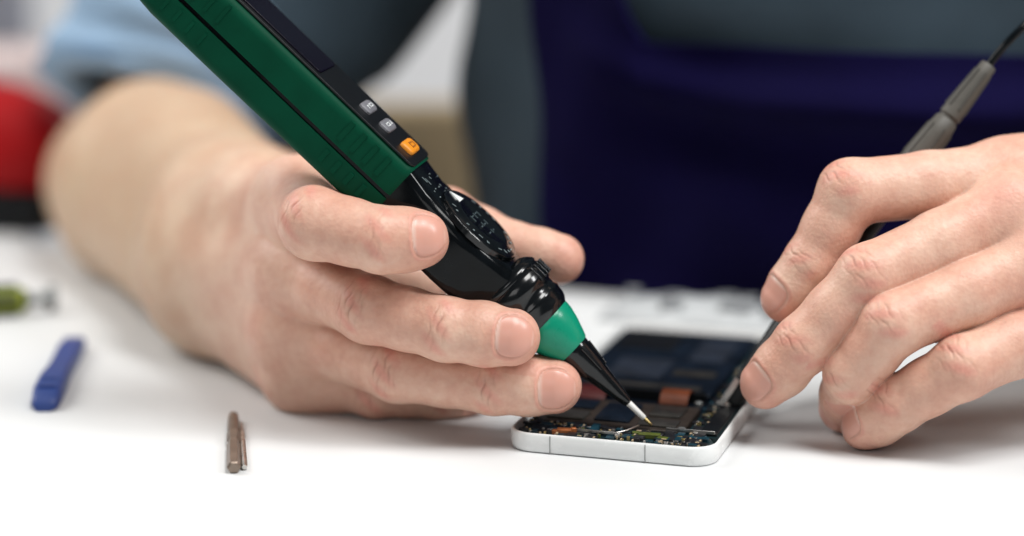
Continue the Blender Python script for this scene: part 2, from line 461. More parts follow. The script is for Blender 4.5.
# ---- right hand of the person (left in the picture), round the multimeter
dp = rest_d(372, 390, 8.4)
LH = []
LH.append(Finger(P(299, 203, 38), P(316, 223, -6), P(382, 240, -15), P(421, 239, -14), (11.6, 11.0, 9.8, 8.5),
                 tipd=V(.25, .15, 1), dipd=V(-.05, .2, 1), pipd=V(-.55, .35, .8), wr=.7, nl=10))
LH.append(Finger(P(296, 272, 32), P(369, 309, 1), P(446, 329, -9), P(511, 337, -11), (11.6, 10.2, 9.6, 8.7),
                 tipd=V(.05, .06, 1), pipd=V(-.3, .15, 1)))
LH.append(Finger(P(296, 330, 36), P(398, 370, 10), P(494, 385, 0), P(554, 386, -2), (11.2, 9.8, 8.9, 8.4),
                 tipd=V(.05, -.12, 1), pipd=V(-.2, -.05, 1)))
LH.append(Finger(P(305, 372, 42), P(376, 390, dp-1), P(436, 394, dp-1), P(470, 392, dp+2), (10.6, 8.6, 7.7, 7.0),
                 tipd=V(.0, -.3, 1), wr=.6, nl=9))
# thumb, behind the meter
LH.append(Finger(P(380, 215, 64), P(446, 218, 40), P(515, 249, 29), P(559, 259, 25), (13.0, 9.4, 8.0, 7.9), pad=0,
                 tipd=V(.55, .2, -1), dipd=V(.2, .75, -.4), wr=.5, nl=13))
lwr = P(212, 252, 108); lw2 = P(215, 290, 106); lw1 = P(222, 218, 112)
LH_palm = [(LH[0].j[0], lw1, 12.5, 19), (LH[1].j[0], lwr, 12.8, 20), (LH[2].j[0], lwr, 12.8, 20), (LH[3].j[0], lw2, 12.0, 19),
           (LH[4].j[0], lw1, 13.0, 19), (LH[0].j[0], LH[3].j[0], 11.6, 10.6), (LH[0].j[0]*.5+LH[4].j[0]*.5, lwr, 12, 19),
           (LH[0].j[0], LH[4].j[0], 9.5, 12), (LH[1].j[0]+np.array([0, 8, 0]), P(420, 284, 36), 11, 9)]
elb = P(140, 182, 262)
LH_arm = [(P(262, 206, 84), P(188, 156, 198), 16, 25), (lw1, P(158, 160, 225), 20, 30), (lw2, P(140, 205, 225), 20, 30), (P(150, 168, 225), elb, 30, 31), (P(140, 200, 225), P(122, 184, 268), 30, 30), (elb, P(212, 52, 277), 30, 30)]
f_left = hand_sdf(LH, LH_palm, 9, 9, LH_arm, 16)

# ---- left hand of the person (right in the picture), holding the probe
RH = []
RH.append(Finger(P(1004, 178, 14), P(851, 192, 1), P(811, 264, 5), P(784, 299, 8), (11.2, 9.9, 8.4, 7.2),
                 tipd=V(-.72, .25, .62), dipd=V(-.6, .3, .7), pipd=V(-.55, .55, .6), nl=10.5, wr=.8))
RH.append(Finger(P(1012, 212, 0), P(869, 277, -10), P(803, 345, -4), P(765, 384, 1), (11.6, 9.8, 8.9, 7.6),
                 tipd=V(-.50, .28, .80), dipd=V(-.42, .35, .85), pipd=V(-.35, .45, .85), nl=11))
d4 = rest_d(841, 411, 6.9)
RH.append(Finger(P(1040, 264, -6), P(893, 324, -16), P(853, 374, -8), P(842, 409, d4), (11.6, 9.6, 8.5, 7.2),
                 tipd=V(-.75, -.5, .1), dipd=V(-.6, .1, .8), pipd=V(-.35, .4, .85), wr=.7))
d5 = rest_d(865, 428, 6.6)
RH.append(Finger(P(1068, 322, -6), P(962, 368, -18), P(896, 405, -9), P(864, 427, d5), (10.6, 9.4, 8.5, 6.9),
                 tipd=V(-.35, .62, .70), dipd=V(-.3, .6, .75), pipd=V(-.2, .6, .8), nl=9))
RH.append(Finger(P(1060, 235, 46), P(975, 275, 46), P(885, 300, 38), P(826, 334, 32), (13, 10.5, 9.2, 8.2),
                 tipd=V(-.1, .3, -1), wr=.5))
rwr = P(1262, 205, 40); rw1 = P(1250, 180, 52); rw2 = P(1272, 240, 40)
RH_palm = [(RH[0].j[0], rw1, 12.2, 18), (RH[1].j[0], rwr, 12.4, 18), (RH[2].j[0], rwr, 12.4, 18), (RH[3].j[0], rw2, 11.6, 18),
           (RH[4].j[0], rw1, 14, 18), (RH[0].j[0]+np.array([8., 0, 0]), RH[3].j[0]+np.array([8., 0, 0]), 10, 10), (RH[1].j[0]*.4+RH[4].j[0]*.6, rwr, 15, 18)]
rel = P(1640, 120, 150)
RH_arm = [(rw1, P(1560, 110, 140), 19, 33), (rw2, P(1570, 170, 140), 19, 32), (P(1560, 130, 140), rel, 33, 34), (rel, rel+(sh_l-rel)*.3, 33, 32)]
f_right = hand_sdf(RH, RH_palm, 9, 4.5, RH_arm, 16)

f_core_nodes = [(torso_pt(-70, 0, -160), torso_pt(-70, -30, 330), 78, 78), (torso_pt(70, 0, -160), torso_pt(70, -30, 330), 78, 78),
                (sh_r, sh_l, 50, 50), (torso_pt(0, -40, 400), torso_pt(0, -60, 480), 52, 50)]
f_arm_nodes = [(P(208, 57, 276.5), P(262, -5, 285), 28.5, 38), (P(262, -5, 285), sh_r, 38, 44), (rel+(sh_l-rel)*.28, sh_l, 31, 46)]
def f_core(p):
    d = None
    for a, b, ra, rb in f_core_nodes+f_arm_nodes:
        c = cone(p, a, b, ra, rb); d = c if d is None else smin(d, c, 20)
    return d

def arm_side(w, elbow):
    ax = unit(elbow-w)
    return lambda q, lim: (q-w) @ ax - lim
lside = arm_side(lwr, elb); rside = arm_side(rwr, rel)
def body_mesh():
    VV = []; FF = []; NA = []; FL = []; PA = []; TN = []; CZ = []
    off = 0
    def put(v, fa, na, fl, pa, tn, cz):
        nonlocal off
        VV.append(v); FF.append(fa+off); NA.append(na); FL.append(fl); PA.append(pa); TN.append(tn); CZ.append(cz); off += len(v)
    for f, fg, side, pts, kn in ((f_left, LH, lside, LH_palm, [(P(298, 330, 22), 16, .35), (P(285, 262, 26), 14, .25)]),
                                 (f_right, RH, rside, RH_palm, [(P(1000, 190, -12), 13, .7), (P(1034, 250, -18), 9, .4), (P(895, 318, -26), 9, .4)])):
        allp = np.array([j for g in fg for j in g.j] + [x for n in pts for x in n[:2]])
        lo = allp.min(0)-26; hi = allp.max(0)+26
        v, fa, n = mesh_sdf(f, lo, hi, .42, clip=lambda q: side(q, 4.0) < 0)
        v, na, fl, pa, cz = detail(v, n, fg, kn); fl = np.maximum(fl, .32*sstep(-10, -100, side(v, 0)))
        put(v, fa, na, fl, pa, sstep(-85, 30, side(v, 0)), cz)
        e = elb if fg is LH else rel
        w = lwr if fg is LH else rwr
        far = P(212, 52, 277) if fg is LH else rel+(sh_l-rel)*.3
        lo = np.minimum(np.minimum(w, e), far)-75; hi = np.maximum(np.maximum(w, e), far)+75
        v, fa, n = mesh_sdf(f, lo, hi, 1.6, clip=lambda q: side(q, 1.5) > 0)
        z = np.zeros(len(v)); put(v, fa, z, z, z, sstep(-85, 30, side(v, 0)), z)
    allp = np.array([x for n in f_core_nodes+f_arm_nodes for x in n[:2]])
    v, fa, n = mesh_sdf(f_core, allp.min(0)-90, allp.max(0)+90, 5.0)
    z = np.zeros(len(v)); put(v, fa, z, z, z, z+1, z)
    return np.concatenate(VV), np.concatenate(FF), np.concatenate(NA), np.concatenate(FL), np.concatenate(PA), np.concatenate(TN), np.concatenate(CZ)

person = empty('person', torso_pt(0, 0, -160))
tag(person, 'person in a blue grey shirt and navy apron, both hands repairing the opened phone', 'person')
def child(ob, par):            # parent while keeping world placement
    ob.parent = par; bpy.context.view_layer.update(); ob.matrix_parent_inverse = par.matrix_world.inverted(); return ob
def fast_mesh(name, v, f, mat, attrs=None):
    me = bpy.data.meshes.new(name)
    me.vertices.add(len(v)); me.vertices.foreach_set('co', (v*.001).astype(np.float32).ravel())
    me.loops.add(f.size); me.loops.foreach_set('vertex_index', f.astype(np.int32).ravel())
    me.polygons.add(len(f)); me.polygons.foreach_set('loop_start', np.arange(0, f.size, f.shape[1], dtype=np.int32))
    me.polygons.foreach_set('use_smooth', np.ones(len(f), bool))
    me.update(calc_edges=True); me.validate()
    for k, a in (attrs or {}).items():
        at = me.attributes.new(k, 'FLOAT', 'POINT'); at.data.foreach_set('value', a.astype(np.float32))
    me.materials.append(mat)
    ob = bpy.data.objects.new(name, me); COL.objects.link(ob); return ob
bv, bf, bn, bfl, bpa, btn, bcz = body_mesh()
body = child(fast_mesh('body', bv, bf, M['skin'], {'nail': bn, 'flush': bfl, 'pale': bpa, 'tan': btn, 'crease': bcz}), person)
print('body verts', len(bv))

# ---- clothing
def spline(pts, n=8):
    pts = [np.array(p, float) for p in pts]; out = []
    q = [pts[0]]+pts+[pts[-1]]
    for i in range(1, len(q)-2):
        for s_ in range(n):
            t = s_/n; a, b, c, d = q[i-1:i+3]
            out.append(.5*((2*b)+(-a+c)*t+(2*a-5*b+4*c-d)*t*t+(-a+3*b-3*c+d)*t**3))
    out.append(pts[-1]); return out
def fold(x, z, s=0.0):
    return (3.0*math.sin(x*.022+z*.03+s) + 2.2*math.sin(x*.05-z*.045+1.3*s) + 1.4*math.sin(z*.09+x*.013+s*2))
def torso_ring(z, grow, a0, a1, n, s=0.0, extra=None):
    lean = -30*max(0, z)/330.0
    hw = 155 + grow + 6*math.sin(z*.01); hd = 104 + grow
    out = []
    for k in range(n):
        a = a0+(a1-a0)*k/(n-1)
        w = fold(a*170, z, s)
        if extra: w += extra(a, z)
        x = (hw+w)*math.copysign(abs(math.cos(a))**.85, math.cos(a)); y = (hd+w)*math.copysign(abs(math.sin(a))**.85, math.sin(a))
        out.append(torso_pt(x, y+lean, z))
    return out
sh = MB()
zs = [-200+12*i for i in range(49)]
rings = []
for z in zs:
    taper = 0 if z < 300 else -(z-300)*.42
    rings.append(torso_ring(z, taper, 0, 2*PI*(1-1/90), 90, .4))
sh.loft(rings)
def sleeve(a, b, r0, r1, s, ext=0.0):
    n = 64; L_ = np.linalg.norm(b-a); t = (b-a)/L_
    u = unit(np.cross(t, [0, 1, 0])); w = np.cross(t, u)
    rr = []
    m = 48
    for i in range(m):
        h = i/(m-1); c = a + (b-a)*h
        r = r0+(r1-r0)*h
        rr.append([c + (r+2.5*math.sin(6*PI*k/n+h*9+s)+2.0*math.sin(h*26+4*math.sin(2*PI*k/n)+s) + (3.0 if h < .10 else 0))*(math.cos(2*PI*k/n)*u+math.sin(2*PI*k/n)*w) for k in range(n)])
    inner = [[c2*.97+ (a)*.03 for c2 in rr[0]]]
    return rr
def sleeve_path(pts, rads, s):
    c_ = spline(pts, 12); rr_ = spline([(r,)*3 for r in rads], 12); n = 64; out = []; up = None
    for i, c in enumerate(c_):
        t = unit(c_[min(i+1, len(c_)-1)]-c_[max(i-1, 0)])
        u = unit(np.cross(t, [0, 1, 0])); w = np.cross(t, u); r = rr_[i][0]; h = i/len(c_)
        out.append([c + (r+2.5*math.sin(6*PI*k/n+h*9+s)+2.0*math.sin(h*26+4*math.sin(2*PI*k/n)+s) + (2.5 if h < .05 else 0))*(math.cos(2*PI*k/n)*u+math.sin(2*PI*k/n)*w) for k in range(n)])
    return out
hem_r = P(160, 103, 266)
sh.loft(sleeve_path([P(178, 62, 274), P(205, 38, 278), P(256, -8, 285), P(372, -190, 300), sh_r], [46, 53, 60, 68, 66], .3))
rr = sleeve(rel + (sh_l-rel)*.05, sh_l, 52, 66, 1.9); sh.loft(rr)
shirt = child(sh.build('shirt', M['shirt'], auto=80), person)
shirt['label'] = 'blue grey chambray shirt with rolled sleeves'
ap = MB()
def apron_extra(a, z):
    # the turned-over fold that sags across the bib
    x = (a-1.5*PI)
    zc = 125 - 60*math.cos(x*1.7 if x < 0 else x*.5)
    fade = max(0.0, min(1.0, (x+.50)/.25))
    return fade*(11*math.exp(-((z-zc-13)/9.0)**2) - 2.5*math.exp(-((z-zc+6)/9.0)**2)) + 3.0*math.sin(x*9+z*.035)*math.sin(z*.05+1) + 1.5*math.sin(x*17-z*.06)
A0, A1 = 1.5*PI-.60, 1.5*PI+1.25
na = 80; nz_ = 70
outer = []; inner = []
for i in range(nz_):
    ro = []; ri = []
    for k in range(na):
        a = A0+(A1-A0)*k/(na-1)
        x = a-1.5*PI
        ztop = 99 + 55*min(1.0, max(0.0, ((-x if x < 0 else x-.35)-.27)/.22))**1.2*2.0
        z = -190 + (ztop+190)*i/(nz_-1)
        ro.append(torso_ring(z, 13, a, a+.01, 2, .4, apron_extra)[0]); ri.append(torso_ring(z, 10, a, a+.01, 2, .4, apron_extra)[0])
    outer.append(ro); inner.append(ri)
v = [p for r in outer for p in r] + [p for r in inner for p in r]
f = []; o2 = na*nz_
for i in range(nz_-1):
    for k in range(na-1):
        f.append((i*na+k, i*na+k+1, (i+1)*na+k+1, (i+1)*na+k)); f.append((o2+i*na+k, o2+(i+1)*na+k, o2+(i+1)*na+k+1, o2+i*na+k+1))
for i in range(nz_-1):
    for k in (0, na-1):
        f.append((i*na+k, (i+1)*na+k, o2+(i+1)*na+k, o2+i*na+k))
for k in range(na-1):
    for i in (0, nz_-1):
        f.append((i*na+k, i*na+k+1, o2+i*na+k+1, o2+i*na+k))
lit_sleeve_rings = sleeve_path([hem_r+np.array([-1.0, 0, -3]), P(178, 62, 274), P(228, 16, 281)], [46, 54, 61], .3)
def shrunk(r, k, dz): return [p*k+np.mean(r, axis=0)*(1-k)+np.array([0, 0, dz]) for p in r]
c0_ = lit_sleeve_rings[0]   # rolled edge that closes snugly on the arm
cf = MB(); cf.loft(lit_sleeve_rings[::-1] + [shrunk(c0_, .97, -3), shrunk(c0_, .9, -4), shrunk(c0_, .76, -2), shrunk(c0_, .68, 4), shrunk(c0_, .66, 12)], cap=False)
lit_sleeve_end = child(cf.build('lit_sleeve_end', M['lit_sleeve_end'], auto=80), person); lit_sleeve_end['label'] = 'sleeve end above the elbow, window light painted in as paler blue'
apron = child(mesh_obj('apron', v, f, M['apron'], None, True, auto=60), person)
apron['label'] = 'dark navy bib apron with a sagging fold'

# ------------------------------------------------------------------ pen multimeter
def frame_from(tip, up_dir, face_dir):
    """local y = along the tool away from its tip, local z = face normal, local x = side"""
    y = unit(up_dir); z = unit(face_dir - y*np.dot(face_dir, y)); x = np.cross(y, z)
    return Matrix((x, y, z)).transposed()
tip = P(652, 425.5, 0)
axis = P(652-.72*600, 425.5-.69*600, -2) - tip
facing = .961*V(.69, .72, 0) + .2756*V(0, 0, 1)
MM = empty('pen_multimeter', tip, frame_from(tip, axis, facing))
tag(MM, 'green and black pen multimeter with rotary dial, its tip on the phone circuit board', 'multimeter')
def sec(u, w, b, h, r, n=7, dx=0.0):
    return [(dx+x, u, z) for x, z in rrect(-w, w, -b, h, r, n)]
def mloft(name, secs, mat, bevel=0, auto=38):
    m = MB(); m.loft(secs); return m.build(name, mat, MM, True, auto, bevel)
# black core: narrow near the dial, full length inside the green shells
core = [sec(58, 9.6, 9.6, 6.4, 5.5), sec(60, 10.9, 10.8, 7.0, 5.0), sec(64, 11.8, 11.4, 7.2, 4.6), sec(68, 13.2, 11.5, 7.2, 4.4), sec(74, 14.5, 11.6, 7.3, 4.2), sec(79, 14.9, 11.6, 7.3, 4.2), sec(85, 14.5, 11.6, 7.3, 4.2), sec(91, 13.3, 11.7, 7.3, 4.0), sec(97, 12.3, 11.7, 7.4, 4.0), sec(104, 12.0, 11.7, 8.6, 3.6),
        sec(106, 12.0, 11.4, 8.8, 3.4), sec(150, 12.2, 11.4, 8.9, 3.4), sec(196, 12.2, 11.4, 8.9, 3.4), sec(201, 11.0, 10.4, 8.0, 4)]
mloft('body', core, M['black'])
# green shells above and below the side seam
def half(lo, hi, name, cut_top):
    secs = []
    for u, g in ((104.6, -.7), (105.3, -.1), (106.2, .15), (125, .25), (170, .5), (194, .5), (199, .1), (202, -1.6)):
        out = rrect(-12.7-g, 12.7+g, -11.8-g*1.0, 9.5, 3.6, 7)
        pts = []
        for x, z in out:
            z = min(max(z, lo), hi)
            pts.append((x, u, z))
        secs.append(pts)
    m = MB(); m.loft(secs)
    # raised grip ribs across the side wall
    for u in (112, 117, 122, 127, 177, 182, 187, 192):
        zc = (lo+hi)/2 if cut_top else (max(lo, -9.5)+hi)/2
        hh = (min(hi, 7.5)-max(lo, -8.5))-1.6
        for sx in (-1, 1):
            m.box((sx*(12.75+(.5 if u > 150 else .25)), u, zc), (.5, 1.1 if u > 150 else 1.6, hh))
    m.build(name, M['green'], MM, True, 30)
half(-1.2, 9.5, 'green_shell', True)
half(-13.0, -2.7, 'green_shell', False)
# front panel
m = MB()
m.loft([[(x, y, 9.55) for x, y in rrect(-11.4, 11.4, 105.2, 199, 2.5)], [(x, y, 10.15) for x, y in rrect(-11.2, 11.2, 105.4, 198.8, 2.4)]])
m.build('front_panel', M['black_matt'], MM, True, 30, .15)
m = MB()
m.loft([[(x, y, 10.2) for x, y in rrect(-9.2, 9.2, 144.5, 192, 1.5)], [(x, y, 10.7) for x, y in rrect(-8.9, 8.9, 144.8, 191.7, 1.4)]])
m.build('display_window', M['glass'], MM, True, 30, .15)
def button(u, w, l, h, mat, label, z0=10.1, mark=None):
    m = MB()
    prof = [(0, 0), (h*.55, 0), (h*.85, .35), (h, 1.1)]
    m.loft([[(x, y, z0+dz) for x, y in rrect(-w+g, w-g, u-l+g, u+l-g, 1.6)] for dz, g in prof])
    b = m.build('button', mat, MM, True, 50); b['label'] = label
    k = MB(); zt = z0+h+.05
    for (x, y, sx, sy) in mark: k.box((x, u+y, zt), (sx, sy, .12))
    k.build('button_mark', M['print'] if mat is not M['orange'] else M['print_dark'], b, False)
mk = [(-2.2, .3, 1.3, .35), (-2.5, -.3, .35, 1.2), (-.2, 0, .4, 1.5), (1.0, .5, 1.4, .35), (1.2, -.5, 1.4, .35), (2.6, 0, .35, 1.4)]
button(128.0, 5.0, 2.2, 1.2, M['grey_btn'], 'grey button next to the display', mark=mk)
button(120.0, 5.0, 2.2, 1.2, M['grey_btn'], 'grey button in the middle of the three', mark=[(-x, -y, a, b) for x, y, a, b in mk])
button(110.8, 5.1, 2.5, 1.5, M['orange'], 'orange button closest to the dial', mark=[(-1.5, 0, .5, 2.4), (.2, .8, 2.4, .5), (.2, -.8, 2.4, .5), (2.2, 0, .5, 2.0)])
# printed marks between buttons and dial
m = MB()
def zface(u): return 7.45 if u < 96 else 7.4+(u-96)*.15+.05
for x, u, sx, sy in (q for i_, q in enumerate(((-10.2, 97.5, .5, 8.5), (-6.5, 100.5, .5, 3.6), (-4.8, 99.5, .4, 4.2), (-2.5, 101, 1.5, .5), (-.5, 100, .5, 1.6), (1.5, 101, 1.4, .5), (3.4, 100.2, .5, 1.8), (-3.2, 96.4, 1.3, .5), (-5.8, 96.0, .6, .9), (-1.3, 96.6, .6, 1.0), (1.0, 96.2, 1.4, .5), (3.2, 96.4, .6, 1.2), (5.2, 98.5, .5, 3.0), (6.8, 99.0, 1.2, .5), (-6.0, 93.6, 1.5, .6), (-2.8, 94, .8, .9), (2.4, 94, 1.0, .7), (5.5, 94.5, .8, .8))) if i_ % 3):
    m.box((x, u, zface(u)+.06), (sx*.62, sy*.62, .14))
m.build('printed_marks', M['print_mid'], MM, False)
# dial
DU = 79.5
m = MB()
n = 72
def dring(r, z, kn=0.0):
    return [((r+kn*(.5+.5*math.cos(24*2*PI*k/n)))*math.cos(2*PI*k/n), DU+(r+kn*(.5+.5*math.cos(24*2*PI*k/n)))*math.sin(2*PI*k/n), z) for k in range(n)]
m.loft([dring(14.2, 6.6, .25), dring(14.2, 8.4, .25), dring(13.7, 8.95), dring(10.6, 9.05), dring(10.0, 9.5), dring(8.6, 9.6), dring(7.9, 9.2), dring(.5, 9.1)])
dial = m.build('dial', M['black_shine'], MM, True, 40)
m = MB(); m.add([(-2.6, DU+9.0, 9.75), (2.6, DU+9.0, 9.75), (0, DU+13.4, 9.25), (-2.6, DU+9.0, 9.0), (2.6, DU+9.0, 9.0), (0, DU+13.4, 8.8)], [(0, 1, 2), (5, 4, 3), (0, 3, 4, 1), (1, 4, 5, 2), (2, 5, 3, 0)])
m.build('pointer', M['print'], dial, False)
m = MB()
for k in range(22):
    a = math.radians(128 + k*13.2 - 14)
    if math.sin(a) > .80 or k in (3, 8, 13, 17): continue
    r = 12.0
    R = Matrix.Rotation(a, 3, 'Z')
    if k % 3 == 0: m.box((r*math.cos(a), DU+r*math.sin(a), 9.08), (.35, 1.6, .12), R=R)
    elif k % 3 == 1:
        m.box((r*math.cos(a)-.2, DU+r*math.sin(a), 9.08), (1.2, .28, .12), R=R); m.box((r*math.cos(a), DU+r*math.sin(a)-.5, 9.08), (.9, .28, .12), R=R)
    else: m.box((r*math.cos(a), DU+r*math.sin(a), 9.08), (.8, .6, .12), R=R)
m.build('dial_marks', M['print_mid'], dial, False)
m = MB()
for x, y, sx, sy in ((-4, 2.5, .4, 2.4), (-2.4, 3.2, 1.5, .35), (0, 2.8, .4, 2.2), (2.2, 3.3, 1.6, .35), (4, 2.6, .4, 2.0), (-3.4, -1, 1.5, .4), (-1, -.6, .4, 1.6), (.8, -1, 1.4, .4), (3.0, -.8, .4, 1.8), (-2.2, -4, 1.8, .4), (.6, -4, .4, 1.4), (2.6, -4, 1.2, .4)):
    m.box((x, DU+y, 9.2), (sx, sy, .12))
m.build('dial_print', M['print_dim'], dial, False)
# guard flange with ribs, neck
m = MB()
m.lathe([(64, 9.6), (62.6, 10.9), (61.4, 11.9), (60.6, 12.1), (60.0, 11.8), (59.4, 12.3), (58.4, 12.8), (56, 12.85), (55, 12.5), (54.2, 11.7), (53.4, 11.1), (51.5, 11.0), (51.0, 11.25), (50.2, 11.25), (49.6, 10.9), (47.6, 10.6), (46.4, 10.2), (45.5, 9.5), (45.0, 9.1)], n=64)
m.build('neck', M['black_shine'], MM, True, 50)
m = MB()
for k in range(6):
    a = math.radians(72 + k*9.5)
    R = Matrix.Rotation(-(a-PI/2), 3, 'Y')
    m.box((12.6*math.cos(a), 57.0, 12.6*math.sin(a)), (.95, 5.0, 1.1), R=R)
m.build('grip_ribs', M['black_shine'], MM, True, 30, .3)
m = MB(); m.lathe([(45.4, 8.4), (45.2, 8.9), (44.7, 9.15), (42.5, 8.95), (39, 8.0), (35.5, 6.7), (33.6, 5.95), (33.0, 5.5)], n=56)
m.build('collar', M['ring'], MM, True, 50)
m = MB(); m.lathe([(34, 5.2), (32.6, 5.35), (31.8, 5.2), (24, 4.0), (23.4, 3.75), (14, 2.2), (10.6, 1.55), (9.8, 1.2)], n=48)
for a in (40, 75, 140):
    a = math.radians(a)
    m.tube([(5.2*math.cos(a), 31.5, 5.2*math.sin(a)), (3.95*math.cos(a), 23, 3.95*math.sin(a))], [.45, .35], 8)
m.build('tip_cone', M['black_shine'], MM, True, 50)
m = MB(); m.lathe([(10.2, .95), (9.6, 1.0), (3.4, .85), (3.1, .6)], n=24); m.build('tip_sleeve', M['ceramic'], MM, True, 50)
m = MB(); m.lathe([(3.4, .55), (1.2, .5), (.4, .35), (0, .12)], n=20); m.build('contact_pin', M['brass'], MM, True, 50)

# ------------------------------------------------------------------ phone
th = math.radians(17)
px_ = Matrix.Rotation(-th, 3, 'Z')
o_ph = T(504.5, 450.5)
PH = empty('dismantled_phone', o_ph, px_)
tag(PH, 'opened white framed phone lying on the table with its circuit board exposed', 'phone')
PW, PL, PHT = 64.0, 141.0, 6.5
m = MB()
def pr(g, z, r=8.0): return [(x, y, z) for x, y in rrect(g, PW-g, g, PL-g, r-g*.8, 10)]
m.loft([pr(2.2, 1.2), pr(2.2, .6), pr(1.4, .12), pr(.5, .25), pr(.08, 1.2), pr(0, 3.2), pr(.08, 5.2), pr(.3, 5.8), pr(.5, 6.0), pr(.85, 6.0), pr(1.05, 5.8), pr(1.2, 1.2)], cap=False)
nr = len(pr(0, 0)); nk = 12
for k in range(nr):
    k2 = (k+1) % nr; m.f.append(((nk-1)*nr+k, (nk-1)*nr+k2, k2, k))
fr = m.build('frame', M['white_frame'], PH, True, 50)
m = MB()
m.box((14.2, -.02, 2.98), (.3, .2, 5.4)); m.build('antenna_line', M['antenna'], fr, False)
m = MB(); m.box((43.4, -.02, 2.98), (.3, .2, 5.4)); m.build('antenna_line', M['antenna'], fr, False)
m = MB(); m.loft([[(x, y, .7) for x, y in rrect(1.25, PW-1.25, 1.25, PL-1.25, 7.0, 8)], [(x, y, 3.0) for x, y in rrect(1.25, PW-1.25, 1.25, PL-1.25, 7.0, 8)]])
m.build('back_plate', M['board_blue'], PH, True, 30)
m = MB()
m.loft([[(x, y, 3.05) for x, y in rrect(1.8, PW-1.8, 1.8, 16.3, 5, 6)], [(x, y, 5.1) for x, y in rrect(3, PW-3, 2.6, 15.5, 5, 6)]])
m.loft([[(x, y, 3.05) for x, y in rrect(52, PW-2, 14, 134, 2, 4)], [(x, y, 5.08) for x, y in rrect(52, PW-2, 14, 134, 2, 4)]])
pcb = m.build('circuit_board', M['pcb'], PH, True, 30)
# small soldered parts, each kind its own mesh on the board
bins = {'chip': MB(), 'metal': MB(), 'tan_part': MB(), 'teal_part': MB(), 'olive': MB(), 'brass': MB()}
r_ = random.Random(5)
for i in range(330):
    if i < 230: x, y = r_.uniform(4, PW-4), r_.uniform(2.4, 14.4)
    else: x, y = r_.uniform(53.0, PW-7.5), r_.uniform(15, 126)
    if abs(x-43) < 2.2 and y > 7: continue
    k = r_.choices(list(bins), (5, 4, 4, 3, 1, 2))[0]
    a = r_.choice((0, PI/2))
    sx, sy, sz = (r_.uniform(1.6, 4.2), r_.uniform(1.4, 3.0), r_.uniform(.6, 1.1)) if k in ('chip', 'teal_part') else (r_.uniform(.6, 1.6), r_.uniform(.4, .8), r_.uniform(.5, 1.3))
    bins[k].box((x, y, 5.08+sz/2), (sx, sy, sz), a)
names = {'chip': 'chip', 'metal': 'solder_pad', 'tan_part': 'capacitor', 'teal_part': 'connector', 'olive': 'inductor', 'brass': 'contact'}
bins['olive'].box((42.5, 9.2, 5.8), (6.5, 2.6, 1.2), .1); bins['olive'].box((47, 7.2, 5.7), (3.2, 2.0, 1.0)); bins['olive'].box((38.0, 10.4, 5.7), (2.2, 2.0, 1.0), .3)
for k, b_ in bins.items():
    q = b_.build(names[k], M[k], pcb, True, 30, .08); q['kind'] = 'stuff'
m = MB(); m.box((17.2, 5.2, 6.0), (4.6, 2.4, 1.8), .12); m.box((14.5, 4.6, 5.8), (1.8, 2.0, 1.4)); m.box((19.8, 6.2, 6.3), (1.6, 1.5, 1.7), .5)
m.build('copper_contact', M['copper'], PH, True, 30, .25)
m = MB()
m.box((27, 6.6, 6.4), (12.5, .45, .9), -.02); m.tube([(32.4, 6.6, 6.4), (35.2, 9.5, 6.6), (37.6, 15.8, 6.7)], .32, 8); m.box((53.5, 15.8, 6.3), (15, .5, 1.0), 0); m.box((33.5, 5.4, 6.2), (1.6, 1.2, 1.3), .3)
m.build('shield_rim', M['metal'], PH, True, 30, .1)
m = MB(); m.loft([[(x, y, 3.02) for x, y in rrect(5, 50.5, 17.2, 44, 1.4)], [(x, y, 5.0) for x, y in rrect(5, 50.5, 17.2, 44, 1.4)], [(x, y, 5.3) for x, y in rrect(5.3, 50.2, 17.5, 43.7, 1.2)]])
m.build('shield_plate', M['shield'], PH, True, 30)
m = MB(); m.loft([[(x, y, 3.02) for x, y in rrect(3, 50.5, 58, 134, 1.8)], [(x, y, 5.0) for x, y in rrect(3, 50.5, 58, 134, 1.8)], [(x, y, 5.4) for x, y in rrect(3.4, 50.1, 58.4, 133.6, 1.5)]])
m.build('battery', M['board_blue'], PH, True, 30)
def flex(x0, x1, pts, name, mat):
    m = MB(); sec_ = []
    for y, z in pts: sec_.append([(x0, y, z), (x1, y, z), (x1, y, z+.5), (x0, y, z+.5)])
    m.loft(sec_); m.build(name, mat, PH, True, 60, .1)
flex(36.5, 45.5, [(46, 4.8), (47.5, 6.6), (49.5, 7.6), (52, 7.9), (54.5, 7.2), (57, 5.6)], 'flex_cable', plain('amber_film', (.13, .030, .008), .4, var=.4, vscale=90))
flex(10, 19, [(45, 4.8), (48, 6.6), (52, 7.2), (57, 5.6)], 'flex_cable', plain('dark_red_film', (.07, .012, .012), .35))
for bx in ((7, 19, 20, 29), (22, 33, 21, 40), (36, 48, 19.5, 27), (37, 47, 30, 41), (8, 19, 32, 41)):
    m = MB(); m.loft([[(x, y, 5.25) for x, y in rrect(*bx, .8)], [(x, y, 5.9) for x, y in rrect(*bx, .8)], [(x, y, 6.05) for x, y in rrect(bx[0]+.25, bx[1]-.25, bx[2]+.25, bx[3]-.25, .7)]])
    m.build('shield_can', M['can'] if bx[0] not in (22, 8) else M['board_blue'], PH, True, 30)
for i, (x, y) in enumerate(((5.2, 46.5), (49.2, 46.5), (4.8, 17.8), (50.4, 17.6), (56, 54), (55, 92), (54.5, 128))):
    m = MB(); m.lathe([(5.0, 1.25), (6.3, 1.25), (6.5, 1.0), (6.45, .3)], n=16); m.v = [(x+p[0], y+p[2], p[1]) for p in m.v]; m.build('screw', M['dull_steel'], PH, True, 40)
